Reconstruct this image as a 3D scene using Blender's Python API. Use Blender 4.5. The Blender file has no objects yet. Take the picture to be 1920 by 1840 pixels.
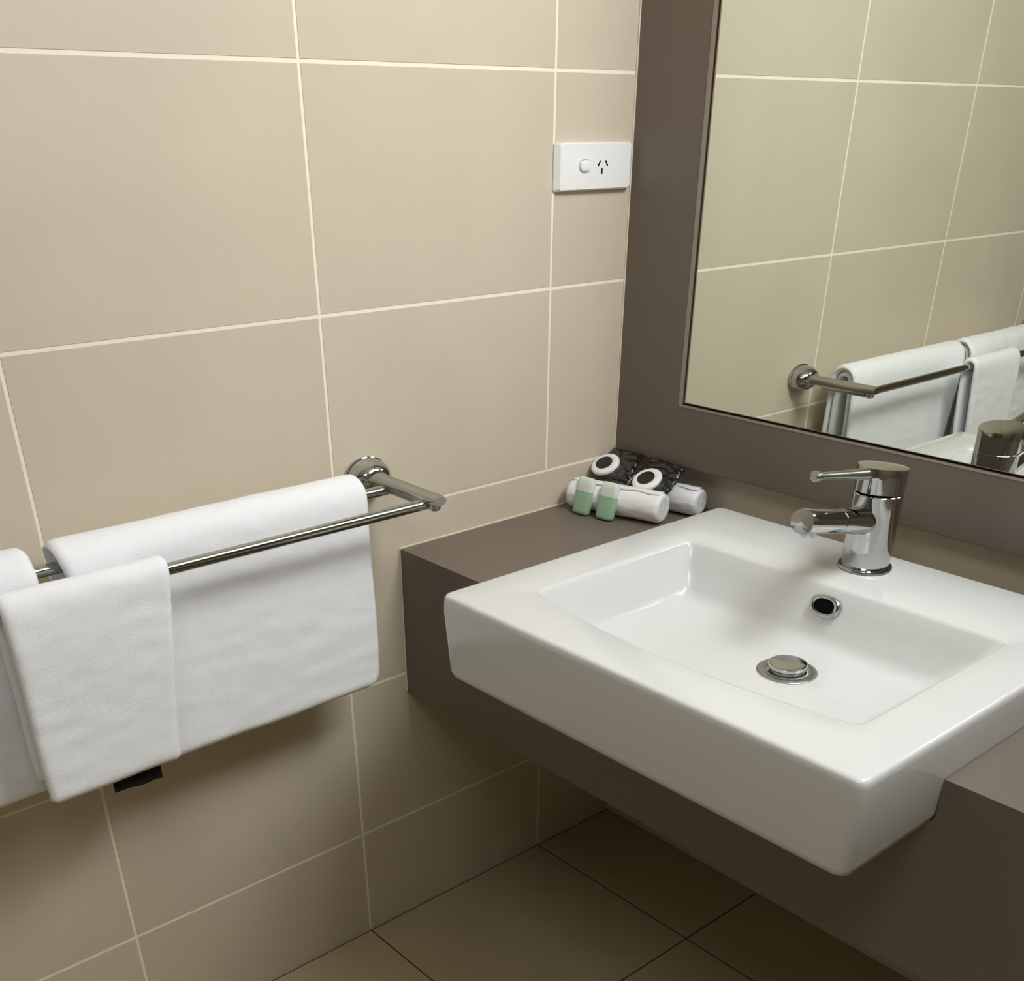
import bpy, bmesh, math, random
from mathutils import Vector, Matrix, noise

# ---------------------------------------------------------------- camera, light, exposure
scene = bpy.context.scene
col = scene.collection
F, PX, PY = 1990.1, 928.13, 1516.76          # focal length and principal point of the 1920x1840 frame
cam = bpy.data.cameras.new('camera')
cam.sensor_fit = 'HORIZONTAL'; cam.sensor_width = 36.0
cam.lens = F / 1920 * 36.0
cam.shift_x = (960 - PX) / 1920
cam.shift_y = (PY - 920) / 1920
cam.clip_start = 0.01
camo = bpy.data.objects.new('camera', cam); col.objects.link(camo)
rt = Vector((0.65661513, 0.75422468, -0.00130383))
up = Vector((-0.40912147, 0.35762537, 0.83947824))
fw = Vector((-0.63362149, 0.5506807, -0.54339174))
M3 = Matrix((rt, up, -fw)).transposed()
camo.matrix_world = Matrix.Translation((1.4183, -1.58404, 1.36505)) @ M3.to_4x4()
scene.camera = camo

world = bpy.data.worlds.new('world'); scene.world = world
world.use_nodes = True
world.node_tree.nodes['Background'].inputs[0].default_value = (1.0, 0.97, 0.92, 1)
world.node_tree.nodes['Background'].inputs[1].default_value = 0.3

def area(name, loc, size, power, color, aim=None):
    l = bpy.data.lights.new(name, 'AREA'); l.shape = 'RECTANGLE'
    l.size, l.size_y = size; l.energy = power; l.color = color
    o = bpy.data.objects.new(name, l); col.objects.link(o); o.location = loc
    if aim:
        d = Vector(aim) - Vector(loc)
        o.rotation_euler = d.to_track_quat('-Z', 'Y').to_euler()
    return o
area('vanity_lamp', (1.15, -0.32, 2.10), (1.1, 0.36), 21.5, (0.965, 0.985, 1.0), (0.05, -1.15, 0.90))
area('room_fill', (1.35, -1.6, 2.15), (0.6, 0.6), 5.3, (0.965, 0.99, 1.0))  # added unseen fill to lift basin front, towels and floor

scene.view_settings.view_transform = 'Standard'
scene.view_settings.look = 'None'
scene.view_settings.gamma = 1.0
scene.view_settings.use_curve_mapping = False
scene.view_settings.exposure = 0.2

# ---------------------------------------------------------------- materials
def srgb(r, g, b):
    f = lambda c: (c/255/12.92) if c/255 <= .04045 else ((c/255+.055)/1.055)**2.4
    return (f(r), f(g), f(b), 1.0)

def mat(name, c, rough=.5, metal=0.0, spec=.5, bump=None, mottle=0.0, mscale=6.0, coat=0.0, sheen=0.0, trans=0.0, obj_var=0.0, sss=0.0):
    m = bpy.data.materials.new(name); m.use_nodes = True
    nt = m.node_tree; b = nt.nodes['Principled BSDF']
    b.inputs['Base Color'].default_value = c
    b.inputs['Roughness'].default_value = rough
    b.inputs['Metallic'].default_value = metal
    b.inputs['Specular IOR Level'].default_value = spec
    b.inputs['Coat Weight'].default_value = coat
    b.inputs['Coat Roughness'].default_value = .05
    b.inputs['Sheen Weight'].default_value = sheen
    b.inputs['Transmission Weight'].default_value = trans
    b.inputs['Subsurface Weight'].default_value = sss
    b.inputs['Subsurface Scale'].default_value = .01
    tc = nt.nodes.new('ShaderNodeTexCoord')
    if mottle > 0 or obj_var > 0:
        geo = nt.nodes.new('ShaderNodeNewGeometry')
        n = nt.nodes.new('ShaderNodeTexNoise'); n.inputs['Scale'].default_value = mscale; n.inputs['Detail'].default_value = 5
        nt.links.new(geo.outputs['Position'], n.inputs['Vector'])
        r = nt.nodes.new('ShaderNodeMapRange')
        r.inputs['From Min'].default_value = .3; r.inputs['From Max'].default_value = .7
        r.inputs['To Min'].default_value = 1-mottle; r.inputs['To Max'].default_value = 1+mottle
        nt.links.new(n.outputs['Fac'], r.inputs['Value'])
        hs = nt.nodes.new('ShaderNodeHueSaturation'); hs.inputs['Color'].default_value = c
        if obj_var > 0:
            oi = nt.nodes.new('ShaderNodeObjectInfo')
            r2 = nt.nodes.new('ShaderNodeMapRange')
            r2.inputs['To Min'].default_value = 1-obj_var; r2.inputs['To Max'].default_value = 1+obj_var
            nt.links.new(oi.outputs['Random'], r2.inputs['Value'])
            mu = nt.nodes.new('ShaderNodeMath'); mu.operation = 'MULTIPLY'
            nt.links.new(r.outputs['Result'], mu.inputs[0]); nt.links.new(r2.outputs['Result'], mu.inputs[1])
            nt.links.new(mu.outputs[0], hs.inputs['Value'])
        else:
            nt.links.new(r.outputs['Result'], hs.inputs['Value'])
        nt.links.new(hs.outputs['Color'], b.inputs['Base Color'])
    if bump:
        sc, st, di = bump
        n = nt.nodes.new('ShaderNodeTexNoise'); n.inputs['Scale'].default_value = sc; n.inputs['Detail'].default_value = 4
        nt.links.new(tc.outputs['Object'], n.inputs['Vector'])
        bp = nt.nodes.new('ShaderNodeBump'); bp.inputs['Strength'].default_value = st; bp.inputs['Distance'].default_value = di
        nt.links.new(n.outputs['Fac'], bp.inputs['Height']); nt.links.new(bp.outputs['Normal'], b.inputs['Normal'])
    return m

TILE = mat('beige_wall_tile', srgb(213, 201, 180), rough=.42, spec=.35, mottle=.035, mscale=5, obj_var=.02, bump=(30, .05, .001))
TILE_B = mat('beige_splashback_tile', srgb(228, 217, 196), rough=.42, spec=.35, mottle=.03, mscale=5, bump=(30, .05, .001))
GROUT = mat('cream_grout', srgb(250, 242, 222), rough=.9, spec=.1)
FLOORT = mat('brown_floor_tile', srgb(190, 176, 144), rough=.5, spec=.3, mottle=.05, mscale=6, obj_var=.02, bump=(60, .08, .001))
FGROUT = mat('dark_floor_grout', srgb(84, 70, 50), rough=.9, spec=.1)
PAINT = mat('cream_paint', srgb(150, 140, 122), rough=.8, spec=.2, mottle=.01)
CEIL = mat('white_ceiling_paint', srgb(236, 232, 224), rough=.9, spec=.1, mottle=.01)
LAM = mat('taupe_laminate', srgb(114, 103, 93), rough=.38, spec=.4, mottle=.02, mscale=12)
SIL = mat('pale_silicone', srgb(232, 222, 198), rough=.5, spec=.3)
EDGE = mat('mirror_edge', srgb(178, 168, 156), rough=.5, metal=.0)
LIT_EDGE = mat('lit_edge_laminate', srgb(158, 148, 138), rough=.4, spec=.4)  # paler laminate: light on the opening's chamfer put into the colour
DARK = mat('dark_gap', srgb(26, 20, 16), rough=.9, spec=.1)
MIRROR = mat('silvered_mirror', srgb(238, 242, 234), rough=.0, metal=1.0)
CERAMIC = mat('white_glazed_ceramic', srgb(217, 218, 217), rough=.16, spec=.45, coat=.3)
CHROME = mat('polished_chrome', srgb(184, 186, 185), rough=.07, metal=1.0)
SATIN = mat('satin_chrome', srgb(176, 177, 172), rough=.28, metal=1.0)
PLASTIC = mat('white_plastic', srgb(246, 246, 244), rough=.3, spec=.4)
TOWEL = mat('white_terry', srgb(249, 250, 253), rough=.95, spec=.1, sheen=.25, bump=(520, .35, .002))
TISSUE = mat('white_soft_wrap', srgb(240, 241, 242), rough=.45, spec=.4, bump=(90, .35, .003))
FROST = mat('frosted_plastic', srgb(222, 228, 220), rough=.35, spec=.5, sss=.3)
GREEN = mat('pale_green_gel', srgb(158, 194, 166), rough=.3, spec=.5, sss=.4)
BLACKFOIL = mat('glossy_black_wrap', srgb(18, 17, 18), rough=.14, spec=.9, bump=(70, .8, .006))
BLACK = mat('black_print', srgb(24, 25, 24), rough=.3, spec=.5)
LABELM = mat('black_fabric_label', srgb(30, 29, 28), rough=.8, spec=.2, mottle=.6, mscale=120)
HOLE = mat('black_hole', srgb(10, 10, 10), rough=.9, spec=.1)

# ---------------------------------------------------------------- helpers
def link(name, me, m, parent=None, loc=(0, 0, 0), rot=(0, 0, 0)):
    o = bpy.data.objects.new(name, me); col.objects.link(o)
    if m is not None and not me.materials: me.materials.append(m)
    if parent is not None: o.parent = parent
    o.location = loc; o.rotation_euler = rot
    return o
def bm_obj(name, bm, m, parent=None, loc=(0, 0, 0), rot=(0, 0, 0), smooth=False, ang=None):
    bmesh.ops.recalc_face_normals(bm, faces=bm.faces)
    me = bpy.data.meshes.new(name); bm.to_mesh(me); bm.free()
    if smooth:
        for p in me.polygons: p.use_smooth = True
        if ang is not None: me.set_sharp_from_angle(angle=math.radians(ang))
    return link(name, me, m, parent, loc, rot)
def empty(name, loc, label, cat, group=None):
    o = bpy.data.objects.new(name, None); col.objects.link(o); o.location = loc
    o.empty_display_size = .05
    o['label'] = label; o['category'] = cat
    if group: o['group'] = group
    return o
def tag(o, label, cat, group=None):
    o['label'] = label; o['category'] = cat
    if group: o['group'] = group
    return o
def box_bm(bm, x0, x1, y0, y1, z0, z1, bev=0.0, seg=2):
    b = bmesh.new()
    v = [b.verts.new((x, y, z)) for x in (x0, x1) for y in (y0, y1) for z in (z0, z1)]
    for f in ((0, 1, 3, 2), (4, 6, 7, 5), (0, 4, 5, 1), (2, 3, 7, 6), (0, 2, 6, 4), (1, 5, 7, 3)):
        b.faces.new([v[i] for i in f])
    if bev > 0:
        bmesh.ops.bevel(b, geom=b.edges[:], offset=bev, segments=seg, affect='EDGES', profile=.5)
    me = bpy.data.meshes.new('tmp'); b.to_mesh(me); b.free()
    bm.from_mesh(me); bpy.data.meshes.remove(me)
def box(name, r, m, parent=None, bev=0.0, seg=2, smooth=False, loc=(0, 0, 0)):
    bm = bmesh.new(); box_bm(bm, *r, bev, seg)
    return bm_obj(name, bm, m, parent, smooth=smooth, ang=40, loc=loc)
def ring_pts(c, rx, ry, n, z=0, ph=0):
    return [Vector((c[0]+rx*math.cos(2*math.pi*i/n+ph), c[1]+ry*math.sin(2*math.pi*i/n+ph), z)) for i in range(n)]
def loft(bm, loops, cap0=True, cap1=True):
    rows = [[bm.verts.new(p) for p in L] for L in loops]
    n = len(rows[0])
    for a, b in zip(rows, rows[1:]):
        for i in range(n):
            j = (i+1) % n
            bm.faces.new((a[i], a[j], b[j], b[i]))
    if cap0: bm.faces.new(rows[0][::-1])
    if cap1: bm.faces.new(rows[-1])
    return rows
def frame_of(d):
    d = Vector(d).normalized()
    a = Vector((0, 0, 1)) if abs(d.z) < .9 else Vector((1, 0, 0))
    u = d.cross(a).normalized(); w = u.cross(d).normalized()
    return d, u, w
def tube(bm, A, B, prof, n=32, sx=1.0, sz=1.0):
    """prof: list of (t along A-B in metres from A, radius)"""
    A = Vector(A); d, u, w = frame_of(Vector(B)-A)
    loops = []
    for t, r in prof:
        loops.append([A + d*t + u*(r*sx*math.cos(2*math.pi*i/n)) + w*(r*sz*math.sin(2*math.pi*i/n)) for i in range(n)])
    loft(bm, loops)
def rrect(x0, x1, y0, y1, r, z, nc=8, ns=16, bulge=0.0):
    """rounded rectangle, fixed vertex count; bulge pushes the y0 side outwards"""
    pts = []
    def side(a, b):
        for i in range(ns): pts.append(a.lerp(b, (i+.5)/ns))
    def corner(cx, cy, a0):
        for i in range(nc+1):
            a = a0 + math.pi/2*i/nc
            pts.append(Vector((cx+r*math.cos(a), cy+r*math.sin(a), z)))
    side(Vector((x0+r, y0, z)), Vector((x1-r, y0, z)))
    corner(x1-r, y0+r, -math.pi/2)
    side(Vector((x1, y0+r, z)), Vector((x1, y1-r, z)))
    corner(x1-r, y1-r, 0)
    side(Vector((x1-r, y1, z)), Vector((x0+r, y1, z)))
    corner(x0+r, y1-r, math.pi/2)
    side(Vector((x0, y1-r, z)), Vector((x0, y0+r, z)))
    corner(x0+r, y0+r, math.pi)
    if bulge:
        cx, hx = (x0+x1)/2, (x1-x0)/2
        for p in pts:
            if p.y < (y0+y1)/2:
                k = (1-min(1, abs((p.x-cx)/hx))**2) * min(1, max(0, ((y0+y1)/2-p.y)/((y1-y0)/2)))
                p.y -= bulge*k
    return pts

# ---------------------------------------------------------------- the room
XR, YF, ZC = 2.0, -3.4, 2.2           # right wall, front wall, ceiling
J = 0.0024                            # half joint
TD = 0.004                            # tile depth above its bed
def wall_slab(name, r, m):
    o = box(name, r, m); o['kind'] = 'structure'; return o
wl = wall_slab('wall_left', (-.10, -.0007, YF-.1, .10, -.02, ZC), GROUT)
wb = wall_slab('wall_back', (-TD, XR, .0007, .10, -.02, ZC), GROUT)
wr = wall_slab('wall_right', (XR, XR+.1, YF-.1, .10, -.02, ZC), PAINT)
wf = wall_slab('wall_front', (-TD, XR, YF-.1, YF, -.02, ZC), PAINT)
fl = wall_slab('floor', (0, XR, YF, 0, -.08, -.0008), FGROUT)
ce = wall_slab('ceiling', (-.1, XR+.1, YF-.1, .10, ZC, ZC+.08), CEIL)

ys = [0, -.2262, -.6828, -1.1394, -1.5960, -2.0526, -2.5092, -2.9658, YF]
zs = [0, .2312, .5312, .8312, 1.1312, 1.4312, 1.7312, 2.0312, ZC]
cache = {}
def tile_mesh(sx, sy, sz, m):
    k = (round(sx, 4), round(sy, 4), round(sz, 4), m.name)
    if k not in cache:
        bm = bmesh.new(); box_bm(bm, -sx/2, sx/2, -sy/2, sy/2, -sz/2, sz/2, .0004, 1)
        bmesh.ops.recalc_face_normals(bm, faces=bm.faces)
        me = bpy.data.meshes.new('tile'); bm.to_mesh(me); bm.free(); me.materials.append(m)
        cache[k] = me
    return cache[k]
rnd = random.Random(3)
for i in range(len(ys)-1):
    for k in range(len(zs)-1):
        y1 = ys[i]-J if i else -.0005
        y0 = ys[i+1]+J; z0 = zs[k]+(J if k else .001); z1 = zs[k+1]-J
        if k == 2 and i < 2:
            if i: continue
            y0 = ys[2]+J          # one long tile runs into the corner above the counter
        if z1-z0 < .02 or y1-y0 < .02: continue
        link('tile', tile_mesh(TD, y1-y0, z1-z0, TILE), TILE, wl, (-TD/2+rnd.uniform(-.0002, .0002), (y0+y1)/2, (z0+z1)/2))
xs = [0, .4356, .8922, 1.3488, 1.8054, XR]
zb_ = [0, .2312, .5312, .875, 1.1312, 1.4312, 1.7312, 2.0312, ZC]
for i in range(len(xs)-1):
    for k in range(len(zb_)-1):
        x0 = xs[i]+(J if i else .001); x1 = xs[i+1]-J; z0 = zb_[k]+(J if k else .001); z1 = zb_[k+1]-J
        if k == 2:
            if i: continue
            x1 = XR-J
        if z1-z0 < .02 or x1-x0 < .02: continue
        link('tile', tile_mesh(x1-x0, TD, z1-z0, TILE_B), TILE_B, wb, ((x0+x1)/2, TD/2, (z0+z1)/2))
JF = .0016
for i in range(len(xs)-1):
    for k in range(len(ys)-1):
        x0 = xs[i]+(JF if i else .003); x1 = xs[i+1]-JF; y1 = ys[k]-(JF if k else .001); y0 = ys[k+1]+JF
        if y1-y0 < .02 or x1-x0 < .02: continue
        link('tile', tile_mesh(x1-x0, y1-y0, TD, FLOORT), FLOORT, fl, ((x0+x1)/2, (y0+y1)/2, -TD/2))

# ---------------------------------------------------------------- mirror surround panel + mirror
PF = -.0475
pan = empty('mirror_surround', (1.0, 0, .84), 'broad taupe laminate surround framing the mirror on the back wall', 'mirror surround')
bm = bmesh.new()
def opening_frame(bm, X0, X1, Z0, Z1, x0, x1, z0, z1, yf, yb, ch):
    # outer rect, inner rect with chamfer; front at yf, back at yb
    def rect(a, b, c, d, y): return [Vector((a, y, c)), Vector((b, y, c)), Vector((b, y, d)), Vector((a, y, d))]
    L = [rect(X0, X1, Z0, Z1, yb), rect(X0, X1, Z0, Z1, yf+.001), rect(X0+.001, X1-.001, Z0+.001, Z1-.001, yf),
         rect(x0-ch, x1+ch, z0-ch, z1+ch, yf), rect(x0-ch*.35, x1+ch*.35, z0-ch*.35, z1+ch*.35, yf+ch*.25), rect(x0, x1, z0, z1, yf+ch), rect(x0, x1, z0, z1, yb)]
    rows = [[bm.verts.new(p) for p in l] for l in L]
    rows.append(rows[0])
    for a, b in zip(rows, rows[1:]):
        for i in range(4):
            j = (i+1) % 4
            bm.faces.new((a[i], a[j], b[j], b[i]))
ox0, ox1, oz0, oz1 = .1565, 1.86, .9455, 2.02
opening_frame(bm, .0015, XR-.002, .840, 2.14, ox0, ox1, oz0, oz1, PF, -.0005, .0002)
p = bm_obj('board', bm, LAM, pan, loc=(-1.0, 0, -.84))
bm = bmesh.new()
def band(bm, a, b, yf, yb):
    loops = [rectY_(ox0-a, ox1+a, oz0-a*.45, oz1+a, yb), rectY_(ox0-a, ox1+a, oz0-a*.45, oz1+a, yf), rectY_(ox0-b, ox1+b, oz0-b*.45, oz1+b, yf), rectY_(ox0-b, ox1+b, oz0-b*.45, oz1+b, yb)]
    rows = [[bm.verts.new(p) for p in l] for l in loops]; rows.append(rows[0])
    for p, q in zip(rows, rows[1:]):
        for i in range(4): bm.faces.new((p[i], p[(i+1) % 4], q[(i+1) % 4], q[i]))
def rectY_(a, b, c, d, y): return [Vector((a-1, y, c-.84)), Vector((b-1, y, c-.84)), Vector((b-1, y, d-.84)), Vector((a-1, y, d-.84))]
band(bm, .0085, .0002, PF-.0007, PF+.012)
bm_obj('lit_chamfer', bm, LIT_EDGE, pan)  # thin strip painted as the bright bevel of the board
bx = box('backing', (ox0+.0005-1, ox1-.0005-1, -.012, -.001, oz0+.0005-.84, oz1-.0005-.84), DARK, pan)
MY = -.0492
mir = empty('mirror', (1.0, 0, .95), 'large rectangular wall mirror with polished edge inside the taupe surround', 'mirror')
bm = bmesh.new()
mx0, mx1, mz0, mz1 = .1605, 1.855, .9490, 2.015
def rectY(a, b, c, d, y): return [Vector((a, y, c)), Vector((b, y, c)), Vector((b, y, d)), Vector((a, y, d))]
rows = [rectY(mx0, mx1, mz0, mz1, -.0122), rectY(mx0, mx1, mz0, mz1, MY+.002), rectY(mx0+.004, mx1-.004, mz0+.0016, mz1-.004, MY)]
loft(bm, rows, True, False)
bm_obj('polished_edge', bm, EDGE, mir, loc=(-1.0, 0, -.95))
bm = bmesh.new()
gl = rectY(mx0+.004, mx1-.004, mz0+.0016, mz1-.004, MY)
gb = rectY(mx0+.004, mx1-.004, mz0+.0016, mz1-.004, MY+.004)
loft(bm, [gb, gl])
bm_obj('glass', bm, MIRROR, mir, loc=(-1.0, 0, -.95))

# silicone beads
def bead(name, r):
    o = box(name, r, SIL, bev=.0006, seg=1); o['kind'] = 'structure'; return o
bead('trim_1', (.0001, .0028, PF-.0018, PF+.002, .842, 2.14))
bead('trim_2', (.0001, .0022, -.5632, -.002, .7603, .7632))
bead('trim_3', (.0001, .0020, -.5654, -.5622, .4960, .7632))

# ---------------------------------------------------------------- vanity
ZT, YC, TCK = .761, -.5632, .266
van = empty('vanity_counter', (1.0, -.28, .495), 'wall-hung taupe laminate vanity counter with deep front fascia under the basin', 'vanity counter')
hx0, hx1, hy1 = .3345, .9932, -.1408      # hole for the basin
bm = bmesh.new()
X1 = XR-.002
for r in ((.0008, hx0, YC+.020, -.0015), (hx1, X1, YC+.020, -.0015), (hx0, hx1, hy1, -.0015)):
    box_bm(bm, r[0], r[1], r[2], r[3], ZT-.03, ZT)
bmesh.ops.remove_doubles(bm, verts=bm.verts[:], dist=1e-6)
bm_obj('worktop', bm, LAM, van, loc=(-1.0, .28, -.495))
bm = bmesh.new()
nx0, nx1, nz = hx0, hx1, .7030
prof = [(.0008, ZT-TCK), (X1, ZT-TCK), (X1, ZT), (nx1, ZT), (nx1, nz+.012), (nx1-.002, nz+.003), (nx1-.008, nz-.0006), (nx0+.014, nz-.0006), (nx0+.007, nz+.003), (nx0+.003, nz+.012), (nx0, ZT), (.0008, ZT)]
loops = [[Vector((x, YC+.020, z)) for x, z in prof], [Vector((x, YC, z)) for x, z in prof]]
loft(bm, loops)
bm_obj('fascia', bm, LAM, van, loc=(-1.0, .28, -.495))

# ---------------------------------------------------------------- basin
bx0, bx1, by0, by1, bz = .3317, .9942, -.7404, -.140, .8254
bcx, bcy = (bx0+bx1)/2, (by0+by1)/2
bas = empty('basin', (bcx, bcy, .706), 'white rectangular semi-recessed ceramic basin overhanging the taupe counter', 'basin')
def outer(inset, z, r, il=0.0): return rrect(bx0+inset+il, bx1-inset, by0+inset, by1-inset, r, z)
ox_, oX, oy, oY = .412, .919, -.634, -.312
L = [outer(.020, .7035, .018, .008), outer(.010, .704, .018, .008), outer(.0045, .7075, .016, .008), outer(.0025, .716, .014, .007),
     outer(.0010, .800, .012), outer(.0015, .815, .012), outer(.0022, .8215, .012), outer(.0045, .8245, .011), outer(.008, bz, .010)]
L += [rrect(ox_-.006, oX+.006, oy-.006, oY+.006, .016, bz, bulge=.028),
      rrect(ox_-.002, oX+.002, oy-.002, oY+.002, .014, bz-.0012, bulge=.028),
      rrect(ox_+.001, oX-.001, oy+.001, oY-.001, .013, bz-.005, bulge=.028),
      rrect(ox_+.008, oX-.018, oy+.006, oY-.008, .014, bz-.030, bulge=.022),
      rrect(ox_+.018, oX-.052, oy+.012, oY-.020, .018, bz-.064, bulge=.014),
      rrect(ox_+.023, oX-.062, oy+.018, oY-.026, .022, bz-.0735, bulge=.010),
      rrect(ox_+.034, oX-.076, oy+.030, oY-.038, .026, bz-.0785, bulge=.006)]
c0 = Vector((.696, -.436))
inner = L[-1]
for k, z in ((.45, .0800), (.0, .0812)):
    cr = ring_pts((c0.x, c0.y), .04, .04, len(inner))
    # angular match of the ring to the rectangle's vertices
    LL = []
    for p in inner:
        d = Vector((p.x-c0.x, p.y-c0.y)).normalized()*.041
        q = Vector((c0.x+d.x, c0.y+d.y))
        LL.append(Vector((q.x*(1-k)+p.x*k, q.y*(1-k)+p.y*k, bz-z)))
    L.append(LL)
bm = bmesh.new()
loft(bm, [[Vector((p.x-bcx, p.y-bcy, p.z-.706)) for p in l] for l in L])
bm_obj('bowl', bm, CERAMIC, bas, smooth=True, ang=60)

# drain
fz = bz-.0812
bm = bmesh.new()
tube(bm, (c0.x, c0.y, fz-.004), (c0.x, c0.y, fz+.1), [(0, .038), (.0025, .0405), (.0052, .0405), (.0064, .0385), (.0060, .030), (.0054, .0285), (.0010, .0280)], 48)
bm_obj('drain_flange', bm, SATIN, bas, loc=(-bcx, -bcy, -.706), smooth=True, ang=35)
bm = bmesh.new()
tube(bm, (c0.x, c0.y, fz-.002), (c0.x, c0.y, fz+.1), [(0, .020), (.002, .0255), (.0035, .0262), (.0040, .0215), (.0080, .0215), (.0086, .0258), (.0130, .0262), (.0145, .0255), (.0152, .0235), (.0154, .020), (.0155, .0001)], 48)
bm_obj('drain_plug', bm, CHROME, bas, loc=(-bcx, -bcy, -.706), smooth=True, ang=40)
# overflow ring on the back slope of the bowl
oc = Vector((.669, -.3235, .7985))
nrm = Vector((0, -1, .27)).normalized(); tx = Vector((1, 0, 0)); tz = nrm.cross(tx).normalized()*-1
def stad(w, h, off, n=40):
    pts = []
    for i in range(n):
        a = 2*math.pi*i/n; c, s = math.cos(a), math.sin(a)
        e = 2/2.5
        pts.append(oc + tx*(w*abs(c)**e*(1 if c > 0 else -1)) + tz*(h*abs(s)**e*(1 if s > 0 else -1)) + nrm*off)
    return pts
bm = bmesh.new()
sh = lambda l: [p-Vector((bcx, bcy, .706)) for p in l]
rows = [sh(stad(.0235, .0150, -.003)), sh(stad(.0235, .0150, .0025)), sh(stad(.0222, .0140, .0042)), sh(stad(.0190, .0118, .0046)), sh(stad(.0160, .0098, .0036)), sh(stad(.0150, .0092, -.003))]
loft(bm, rows, False, False)
bm_obj('overflow_ring', bm, CHROME, bas, smooth=True, ang=60)
bm = bmesh.new(); loft(bm, [sh(stad(.0155, .0096, -.004)), sh(stad(.0155, .0096, .0020))])
bm_obj('overflow_hole', bm, HOLE, bas)

# ---------------------------------------------------------------- tap
tx0, ty0, tz0 = .6555, -.2150, bz
tap = empty('mixer_tap', (tx0, ty0, tz0), 'chrome single-lever mixer tap standing on the back rim of the basin', 'tap')
bm = bmesh.new(); tube(bm, (0, 0, .0003), (0, 0, 1), [(0, .0370), (.001, .0380), (.0036, .0380), (.0048, .037), (.0049, .030)], 48)
bm_obj('base_ring', bm, CHROME, tap, smooth=True, ang=40)
bm = bmesh.new(); tube(bm, (0, 0, .0048), (0, 0, 1), [(0, .0330), (.001, .0335), (.03, .0336), (.07, .0337), (.1028, .0340), (.1040, .0328)], 48)
bm_obj('body', bm, CHROME, tap, smooth=True, ang=40)
# handle cap with a slightly pointed plan towards the lever
bm = bmesh.new()
def cap_ring(r, z, n=48):
    pts = []
    for i in range(n):
        a = 2*math.pi*i/n
        k = 1 + .12*max(0, math.cos(a+math.pi/2))**6      # nose towards -y
        pts.append(Vector((r*k*math.cos(a), r*k*math.sin(a), z - .10*(r*k*math.sin(a)))))
    return pts
loft(bm, [cap_ring(.0325, .1088), cap_ring(.0338, .1096), cap_ring(.0342, .1300), cap_ring(.0347, .1425), cap_ring(.0342, .1440), cap_ring(.032, .1446), cap_ring(.015, .1452)])
hc = bm_obj('handle_cap', bm, CHROME, tap, smooth=True, ang=50)
bm = bmesh.new()
A = Vector((-.002, -.028, .138)); B = Vector((-.018, -.136, .1505))
ln = (B-A).length
tube(bm, A, B, [(0, .0090), (ln*.5, .0062), (ln*.93, .0050), (ln*.935, .0062), (ln*.95, .0078), (ln, .0080), (ln+.0015, .0066), (ln+.002, .0001)], 28, sx=1.15, sz=.9)
bm_obj('lever', bm, SATIN, hc, smooth=True, ang=40)
bm = bmesh.new()
A = Vector((0, -.010, .070)); B = Vector((.0, -.178, .1040)); ln = (B-A).length
tube(bm, A, B, [(0, .0205), (ln*.22, .0200), (ln*.44, .0180), (ln*.50, .0176), (ln*.502, .0170), (ln*.512, .0170), (ln*.514, .0176), (ln*.92, .0180), (ln*.985, .0180), (ln, .0172), (ln+.001, .0001)], 40, sz=.92)
sp = bm_obj('spout', bm, CHROME, tap, smooth=True, ang=40)
bm = bmesh.new(); tube(bm, (0, -.158, .088), (0, -.158, 0), [(0, .0105), (.006, .0105), (.0085, .0098), (.0086, .008)], 28)
bm_obj('aerator', bm, CHROME, sp, smooth=True, ang=40)

# ---------------------------------------------------------------- power point
gy, gz = -.1415, 1.3045
gp = empty('power_point', (0, gy, gz), 'white single switched power point on the tiled wall beside the mirror', 'power point')
bm = bmesh.new()
loft(bm, [[Vector((x, y, z)) for y, z in ((-a, -b), (a, -b), (a, b), (-a, b))] for x, a, b in
          ((.0004, .0868, .0338), (.0025, .0868, .0338), (.0110, .0812, .0322), (.0122, .0790, .0312))])
bmesh.ops.bevel(bm, geom=[e for e in bm.edges if abs((e.verts[0].co-e.verts[1].co).x) > .0005], offset=.0022, segments=2, affect='EDGES')
bm_obj('faceplate', bm, PLASTIC, gp, smooth=True, ang=25)
bm = bmesh.new()
def squircle(a, b, x, cy, cz, n=32, e=.72):
    return [Vector((x, cy+a*abs(math.cos(t))**e*math.copysign(1, math.cos(t)), cz+b*abs(math.sin(t))**e*math.copysign(1, math.sin(t)))) for t in [2*math.pi*i/n for i in range(n)]]
sy, sz = -.1688-gy, 1.3055-gz
loft(bm, [squircle(.0118, .0082, .0118, sy, sz), squircle(.0118, .0082, .0140, sy, sz), squircle(.0108, .0074, .0160, sy, sz), squircle(.007, .005, .0168, sy, sz)])
bm_obj('rocker_switch', bm, PLASTIC, gp, smooth=True, ang=50)
bm = bmesh.new(); loft(bm, [squircle(.0127, .0090, .0120, sy, sz), squircle(.0127, .0090, .0125, sy, sz)])
bm_obj('switch_recess', bm, mat('grey_recess', srgb(150, 148, 144), rough=.6), gp)
for (cy, cz, ang, hl) in ((-.1362, 1.3085, 32, .0046), (-.1192, 1.3085, -32, .0046), (-.1294, 1.2978, 0, .0042)):
    b = bmesh.new(); box_bm(b, -.0004, .0006, -.0013, .0013, -hl, hl)
    bm_obj('pin_slot', b, HOLE, gp, loc=(.0122, cy-gy, cz-gz), rot=(math.radians(ang)*-1, 0, 0))

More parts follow.
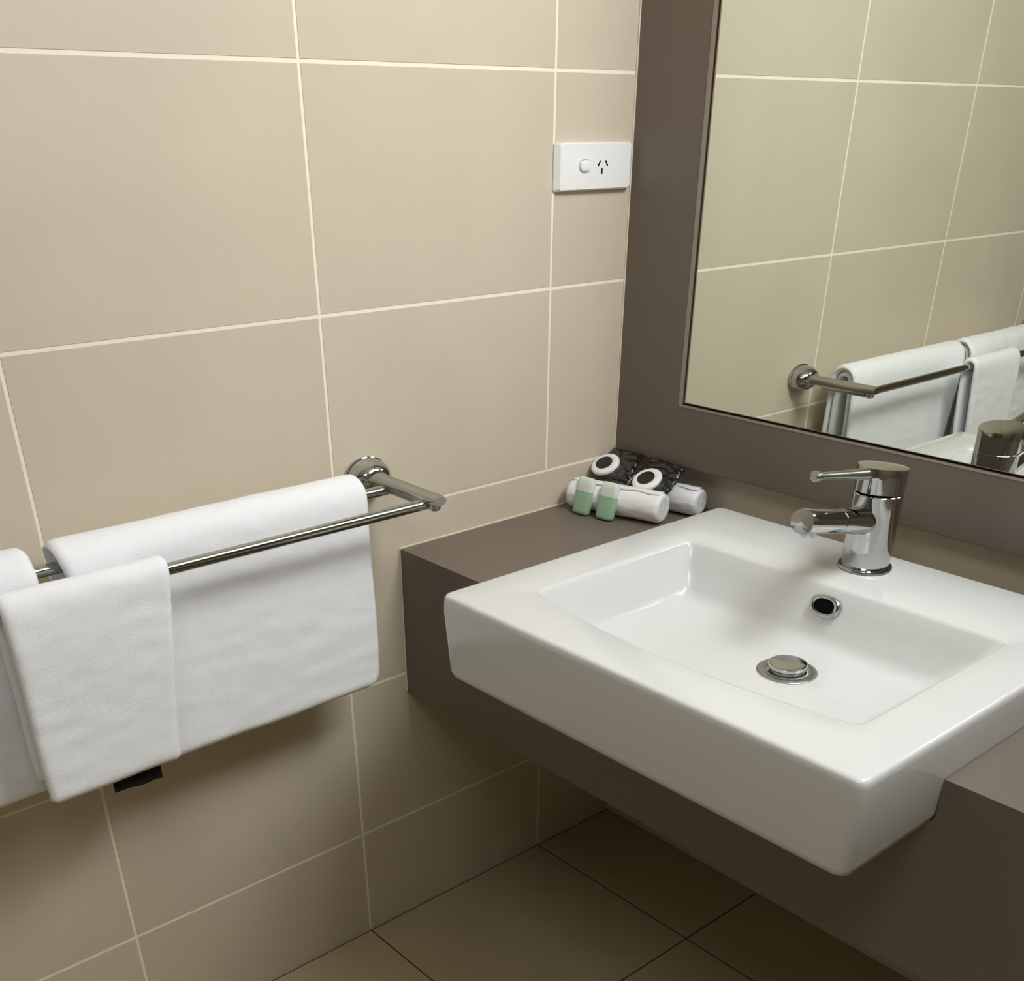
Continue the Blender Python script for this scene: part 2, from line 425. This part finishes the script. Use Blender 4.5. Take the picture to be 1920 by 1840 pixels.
# ---------------------------------------------------------------- double towel rail
RY0, RY1, RZ = -.625, -1.665, .897
XI, XO, ZB = .070, .168, .889
rail = empty('towel_rail', (0, (RY0+RY1)/2, RZ), 'chrome double towel rail fixed to the tiled wall, holding white towels', 'towel rail')
cy_ = (RY0+RY1)/2
for s, yy in ((1, RY0-cy_), (-1, RY1-cy_)):
    bm = bmesh.new()
    tube(bm, (0, yy, 0), (1, yy, 0), [(.0006, .0370), (.003, .0385), (.007, .0385), (.0078, .0365), (.016, .0358), (.024, .0335), (.031, .0295), (.036, .0245), (.0395, .0180), (.0405, .0120)], 48, sx=1.0, sz=.72)
    fo = bm_obj('wall_flange', bm, CHROME, rail, smooth=True, ang=50)
    bm = bmesh.new()
    tube(bm, (.034, yy, 0), (1, yy, 0), [(0, .0175), (.005, .0180), (.010, .0165), (.012, .0150), (.11, .0138), (.155, .0132), (.160, .0110)], 32, sx=1.0, sz=.62)
    bm_obj('arm', bm, SATIN, rail, smooth=True, ang=40)
    bm = bmesh.new()
    tube(bm, (XO+.012, yy, -.016), (XO+.012, yy, 1), [(0, .006), (.002, .0085), (.012, .0095), (.020, .0100), (.0225, .0080)], 24)
    bm_obj('end_cap', bm, SATIN, rail, smooth=True, ang=40)
    bm = bmesh.new()
    tube(bm, (XI-.004, yy, ZB-RZ-.001), (XO+.004, yy, ZB-RZ-.001), [(0, .0075), (.002, .0085), (XO-XI+.006, .0085), (XO-XI+.008, .0075)], 20, sz=.8)
    bm_obj('bar_bracket', bm, SATIN, rail, smooth=True, ang=40)
for x in (XI, XO):
    bm = bmesh.new(); tube(bm, (x, RY0-cy_-.002, ZB-RZ), (x, RY1-cy_+.002, ZB-RZ), [(0, .0080), (abs(RY1-RY0)-.004, .0080)], 24)
    bm_obj('bar', bm, CHROME, rail, smooth=True, ang=40)

# ---------------------------------------------------------------- towels
def sheet(bm, path, y0, y1, th, seed, wob=.0, skew0=0.0, skew1=0.0, ny=70, cr=.02, bumpn=.0, edge=.012):
    """soft thick cloth that follows path (x,z points) and runs from y0 to y1; skew moves the ends with height"""
    # resample
    P = [Vector((a, 0, b)) for a, b in path]
    D = [0]
    for a, b in zip(P, P[1:]): D.append(D[-1]+(b-a).length)
    T = D[-1]; ns = max(24, int(T/.006))
    S = []
    for i in range(ns+1):
        d = T*i/ns; k = 0
        while k < len(D)-2 and D[k+1] < d: k += 1
        f = (d-D[k])/(D[k+1]-D[k]); S.append(P[k].lerp(P[k+1], f))
    # smooth
    for _ in range(2):
        S = [S[0]]+[(S[i-1]+S[i]*2+S[i+1])/4 for i in range(1, ns)]+[S[-1]]
    ztop = max(p.z for p in S)
    out, inn = [], []
    for i, p in enumerate(S):
        t = (S[min(i+1, ns)]-S[max(i-1, 0)]).normalized(); n = Vector((-t.z, 0, t.x))
        ro, ri = [], []
        d_end = min(T*i/ns, T*(1-i/ns))
        for j in range(ny+1):
            u = j/ny
            # corners rounded: narrow the width close to the free ends
            dn = max(0, 1-d_end/cr); ins = cr*(1-math.sqrt(max(0, 1-dn*dn)))
            hgt = (ztop-p.z)
            ya = y0+ins+skew0*hgt; yb = y1-ins+skew1*hgt
            y = ya+(yb-ya)*(.5-.5*math.cos(math.pi*u)) if False else ya+(yb-ya)*u
            dy = min(y-ya, yb-y)
            e = min(dy, d_end)
            h = th/2*math.sqrt(max(.02, 1-max(0, 1-e/edge)**2))
            q = Vector((p.x*3, y*3, p.z*3+seed))
            w = wob*noise.noise(q*1.4+Vector((seed, 0, 0)))*min(1, hgt/.06)
            w2 = bumpn*noise.noise(Vector((y*26, p.z*60, p.x*60+seed)))
            yy = y + wob*.5*noise.noise(Vector((p.z*9, seed, y)))*min(1, hgt/.05)
            zz = bumpn*1.6*noise.noise(Vector((y*12, seed*3, 1)))*(max(0, 1-d_end/.05))
            c = Vector((p.x, yy, p.z+zz))+n*w
            ro.append(bm.verts.new(c+n*(h+w2))); ri.append(bm.verts.new(c-n*h))
        out.append(ro); inn.append(ri)
    for g, fl_ in ((out, False), (inn, True)):
        for i in range(ns):
            for j in range(ny):
                f = (g[i][j], g[i+1][j], g[i+1][j+1], g[i][j+1])
                bm.faces.new(f[::-1] if fl_ else f)
    for i in range(ns):
        for j in (0, ny):
            bm.faces.new((out[i][j], inn[i][j], inn[i+1][j], out[i+1][j]))
    for j in range(ny):
        for i in (0, ns):
            bm.faces.new((out[i][j], out[i][j+1], inn[i][j+1], inn[i][j]))
def over(xc, zc, r, xb, zb, xf, zf, n=14):
    """back flap bottom -> over the bar -> front flap bottom"""
    pts = [(xb, zb), ((xb+xc-r)/2, zb+(zc-zb)*.5)]
    for i in range(n+1):
        a = math.pi - math.pi*i/n
        pts.append((xc+r*math.cos(a), zc+r*math.sin(a)))
    pts += [(xf-(xf-xc-r)*.45, zf+(zc-zf)*.5), (xf, zf)]
    return pts
def towel(name, base, label, sheets, group='white towels on the rail'):
    t = empty(name, base, label, 'towel', group)
    bm = bmesh.new()
    for a in sheets: sheet(bm, **a)
    for v in bm.verts: v.co -= Vector(base)
    bm_obj('terry_cloth', bm, TOWEL, t, smooth=True)
    return t
# middle towel, folded thick over the inner bar
towel('folded_towel', (.07, -.92, .60), 'thick folded white towel on the inner bar, nearest the vanity, right end of rail', [
    dict(path=over(XI, ZB, .0292, .034, .605, .112, .594), y0=-1.158, y1=-.688, th=.013, seed=2.0, wob=.0035, cr=.026, bumpn=.0011, skew0=.18, skew1=-.02),
    dict(path=over(XI, ZB, .0152, .052, .612, .090, .602), y0=-1.150, y1=-.694, th=.013, seed=5.0, wob=.004, cr=.020, bumpn=.0012, skew0=.16, skew1=-.02)])
tw2 = towel('hand_towel', (.168, -1.155, .64), 'narrow white towel over the outer bar, with a black label below its hem', [
    dict(path=over(XO, ZB, .0150, .156, .652, .192, .636), y0=-1.262, y1=-1.050, th=.012, seed=9.0, wob=.008, cr=.006, bumpn=.0010, skew0=-.01, skew1=-.13, ny=50)])
bm = bmesh.new()
n = 10
rows = []
for i in range(n+1):
    y = -1.176+.068*i/n
    dx = .0008*math.sin(i*1.3)
    rows.append([Vector((.171+dx, y, .655)), Vector((.171+dx, y, .609-.003*i/n+.0007*math.sin(i*.9))), Vector((.1722+dx, y, .609-.003*i/n+.0007*math.sin(i*.9))), Vector((.1722+dx, y, .655))])
loft(bm, rows)
for v in bm.verts: v.co -= Vector((.168, -1.155, .64))
lb = bm_obj('hem_label', bm, LABELM, tw2); lb['label'] = 'black fabric label'
towel('bath_towel', (.07, -1.37, .61), 'white towel on the inner bar at the left edge of the photo', [
    dict(path=over(XI, ZB, .0292, .034, .615, .112, .612), y0=-1.56, y1=-1.186, th=.013, seed=12.0, wob=.006, cr=.02, bumpn=.0022, skew1=-.02),
    dict(path=over(XI, ZB, .0152, .052, .622, .090, .618), y0=-1.555, y1=-1.192, th=.013, seed=15.0, wob=.004, cr=.02, bumpn=.0012, skew1=-.02)])

# ---------------------------------------------------------------- toiletries in the corner
def roll(name, A, B, r, label, seed):
    A = Vector(A); B = Vector(B); L_ = (B-A).length; d, u, w = frame_of(B-A)
    base = (A+B)/2; base.z = ZT
    t = empty(name, base, label, 'face cloth', 'rolled white cloths in the counter corner')
    bm = bmesh.new(); nt, nr = 44, 60
    loops = []
    prof = [(0, .0001), (0.002, .25), (.001, .5), (.0005, .75), (.002, .90), (.006, .98)]
    prof += [(.006+(L_-.012)*i/30, 1.0) for i in range(1, 30)]
    prof += [(L_-.006, .98), (L_-.002, .90), (L_-.0005, .75), (L_-.001, .5), (L_-.002, .25), (L_, .0001)]
    for s, k in prof:
        row = []
        for i in range(nr):
            a = 2*math.pi*i/nr
            rr = r*k
            rr *= 1+.05*noise.noise(Vector((s*16+seed, math.cos(a)*1.3, math.sin(a)*1.3)))+.035*noise.noise(Vector((s*45+seed, math.cos(a)*3, math.sin(a)*3)))*k
            p = A+d*s+u*(rr*math.cos(a))+w*(rr*math.sin(a)*.93)
            p.z = max(p.z, ZT+.0006)
            row.append(p-base)
        loops.append(row)
    loft(bm, loops)
    bm_obj('rolled_cloth', bm, TISSUE, t, smooth=True)
    # spiral edge of the outer layer
    bm = bmesh.new()
    rows = []
    for i in range(25):
        s = .006+(L_-.012)*i/24
        c = A+d*s
        row = []
        for a, rr in ((1.15, r*1.005), (1.35, r*1.055), (1.75, r*1.045), (2.1, r*.99), (1.7, r*.96)):
            aa = a+.06*math.sin(i*.8)
            row.append(c+u*(rr*math.cos(aa))+w*(rr*math.sin(aa)*.95)-base)
        rows.append(row)
    loft(bm, rows)
    bm_obj('loose_edge', bm, TISSUE, t, smooth=True)
roll('rolled_cloth', (.022, -.180, .7885), (.205, -.131, .7885), .0282, 'longer white rolled cloth lying behind the two green bottles', 1.0)
roll('rolled_cloth', (.075, -.078, .7865), (.222, -.048, .7865), .0262, 'white rolled cloth lying behind, its end next to the basin corner', 7.0)

def bottle(cx, cy, label, lean, yaw):
    t = empty('gel_bottle', (cx, cy, ZT+.001), label, 'bottle', 'green bottles in front of the rolled cloth')
    t.rotation_euler = (math.radians(lean), 0, math.radians(yaw))
    def sec(w, dd, z, n=32, e=.55):
        return [Vector((w*abs(math.cos(a))**e*math.copysign(1, math.cos(a)), dd*abs(math.sin(a))**e*math.copysign(1, math.sin(a)), z)) for a in [2*math.pi*i/n for i in range(n)]]
    bm = bmesh.new(); loft(bm, [sec(.013, .005, .0), sec(.0165, .0078, .002), sec(.0180, .0085, .006), sec(.0188, .0088, .028), sec(.0185, .0086, .0395), sec(.0172, .0078, .0397)])
    bm_obj('gel_body', bm, GREEN, t, smooth=True, ang=50)
    bm = bmesh.new(); loft(bm, [sec(.0172, .0078, .0395), sec(.0185, .0087, .0399), sec(.0184, .0084, .052), sec(.0176, .0070, .0600), sec(.0160, .0048, .0640), sec(.013, .003, .0652)])
    bm_obj('frosted_shoulder', bm, FROST, t, smooth=True, ang=50)
bottle(.0690, -.2030, 'green gel bottle closer to the tiled wall, in front of rolled cloth', -16, 4)
bottle(.1200, -.1940, 'green gel bottle closer to the basin, in front of rolled cloth', -16, 8)

# black sachets leaning on the panel
pn = Vector((0, -.045, .08)).normalized()           # plane normal
pu = Vector((1, 0, 0)); pv = pn.cross(pu).normalized()   # up the slope
def P(x, y, off=0.0):
    z = .845+(y+.05)*.045/.08
    return Vector((x, y, z))+pn*off
def sachet(quad, ringc, label, seed, dz):
    c = P(*[sum(q[i] for q in quad)/4 for i in (0, 1)])
    t = empty('sachet', c, label, 'sachet', 'black sachets leaning against the surround')
    bm = bmesh.new(); N = 22
    top, bot = [], []
    a, b, c2, d = [Vector(q) for q in quad]           # TL, TR, BR, BL (x,y)
    for i in range(N+1):
        ra, rb = [], []
        for j in range(N+1):
            u, v = j/N, i/N
            q = (a*(1-u)+b*u)*(1-v)+(d*(1-u)+c2*u)*v
            e = min(u, 1-u, v, 1-v)
            cr_ = +.0032*noise.noise(Vector((u*9+seed, v*9, 0)))+.0018*noise.noise(Vector((u*22, v*22, seed)))
            bulge = .0045*min(1, e/.12)**.6 if e > 0 else 0
            ra.append(bm.verts.new(P(q.x, q.y, dz+.001+bulge+cr_)-c)); rb.append(bm.verts.new(P(q.x, q.y, dz-.001+cr_)-c))
        top.append(ra); bot.append(rb)
    for i in range(N):
        for j in range(N):
            bm.faces.new((top[i][j], top[i+1][j], top[i+1][j+1], top[i][j+1]))
            bm.faces.new((bot[i][j], bot[i][j+1], bot[i+1][j+1], bot[i+1][j]))
    for i in range(N):
        bm.faces.new((top[i][0], bot[i][0], bot[i+1][0], top[i+1][0])); bm.faces.new((top[i][N], top[i+1][N], bot[i+1][N], bot[i][N]))
        bm.faces.new((top[0][i], top[0][i+1], bot[0][i+1], bot[0][i])); bm.faces.new((top[N][i], bot[N][i], bot[N][i+1], top[N][i+1]))
    bm_obj('wrapper', bm, BLACKFOIL, t, smooth=True, ang=60)
    rc = P(ringc[0], ringc[1])
    bm = bmesh.new(); loops = []
    for off, r in ((.004, .0274), (.0085, .0284), (.0112, .0267), (.0122, .0225), (.0120, .0182), (.0108, .0150)):
        loops.append([rc-c+pn*(off+dz)+pu*(r*math.cos(2*math.pi*i/48)*(1+.015*math.sin(3*2*math.pi*i/48+seed)))+pv*(r*math.sin(2*math.pi*i/48)*.96) for i in range(48)])
    loft(bm, loops)
    bm_obj('white_ring', bm, PLASTIC, t, smooth=True, ang=60)
    bm = bmesh.new(); loops = []
    for off, r in ((.0104, .0166), (.0126, .0163), (.0134, .0140), (.0137, .007), (.0137, .0001)):
        loops.append([rc-c+pn*(off+dz)+pu*(-.002+r*math.cos(2*math.pi*i/40))+pv*(r*math.sin(2*math.pi*i/40)*.96) for i in range(40)])
    loft(bm, loops)
    bm_obj('black_window', bm, BLACK, t, smooth=True, ang=60)
sachet([(.006, -.056), (.082, -.053), (.100, -.116), (.012, -.120)], (.0310, -.0985), 'black sachet with white ring tucked in the wall corner', 1.0, .002)
sachet([(.100, -.054), (.186, -.056), (.198, -.114), (.106, -.121)], (.1420, -.1050), 'black sachet with white ring nearer the basin, on the rear cloth', 4.0, .002)
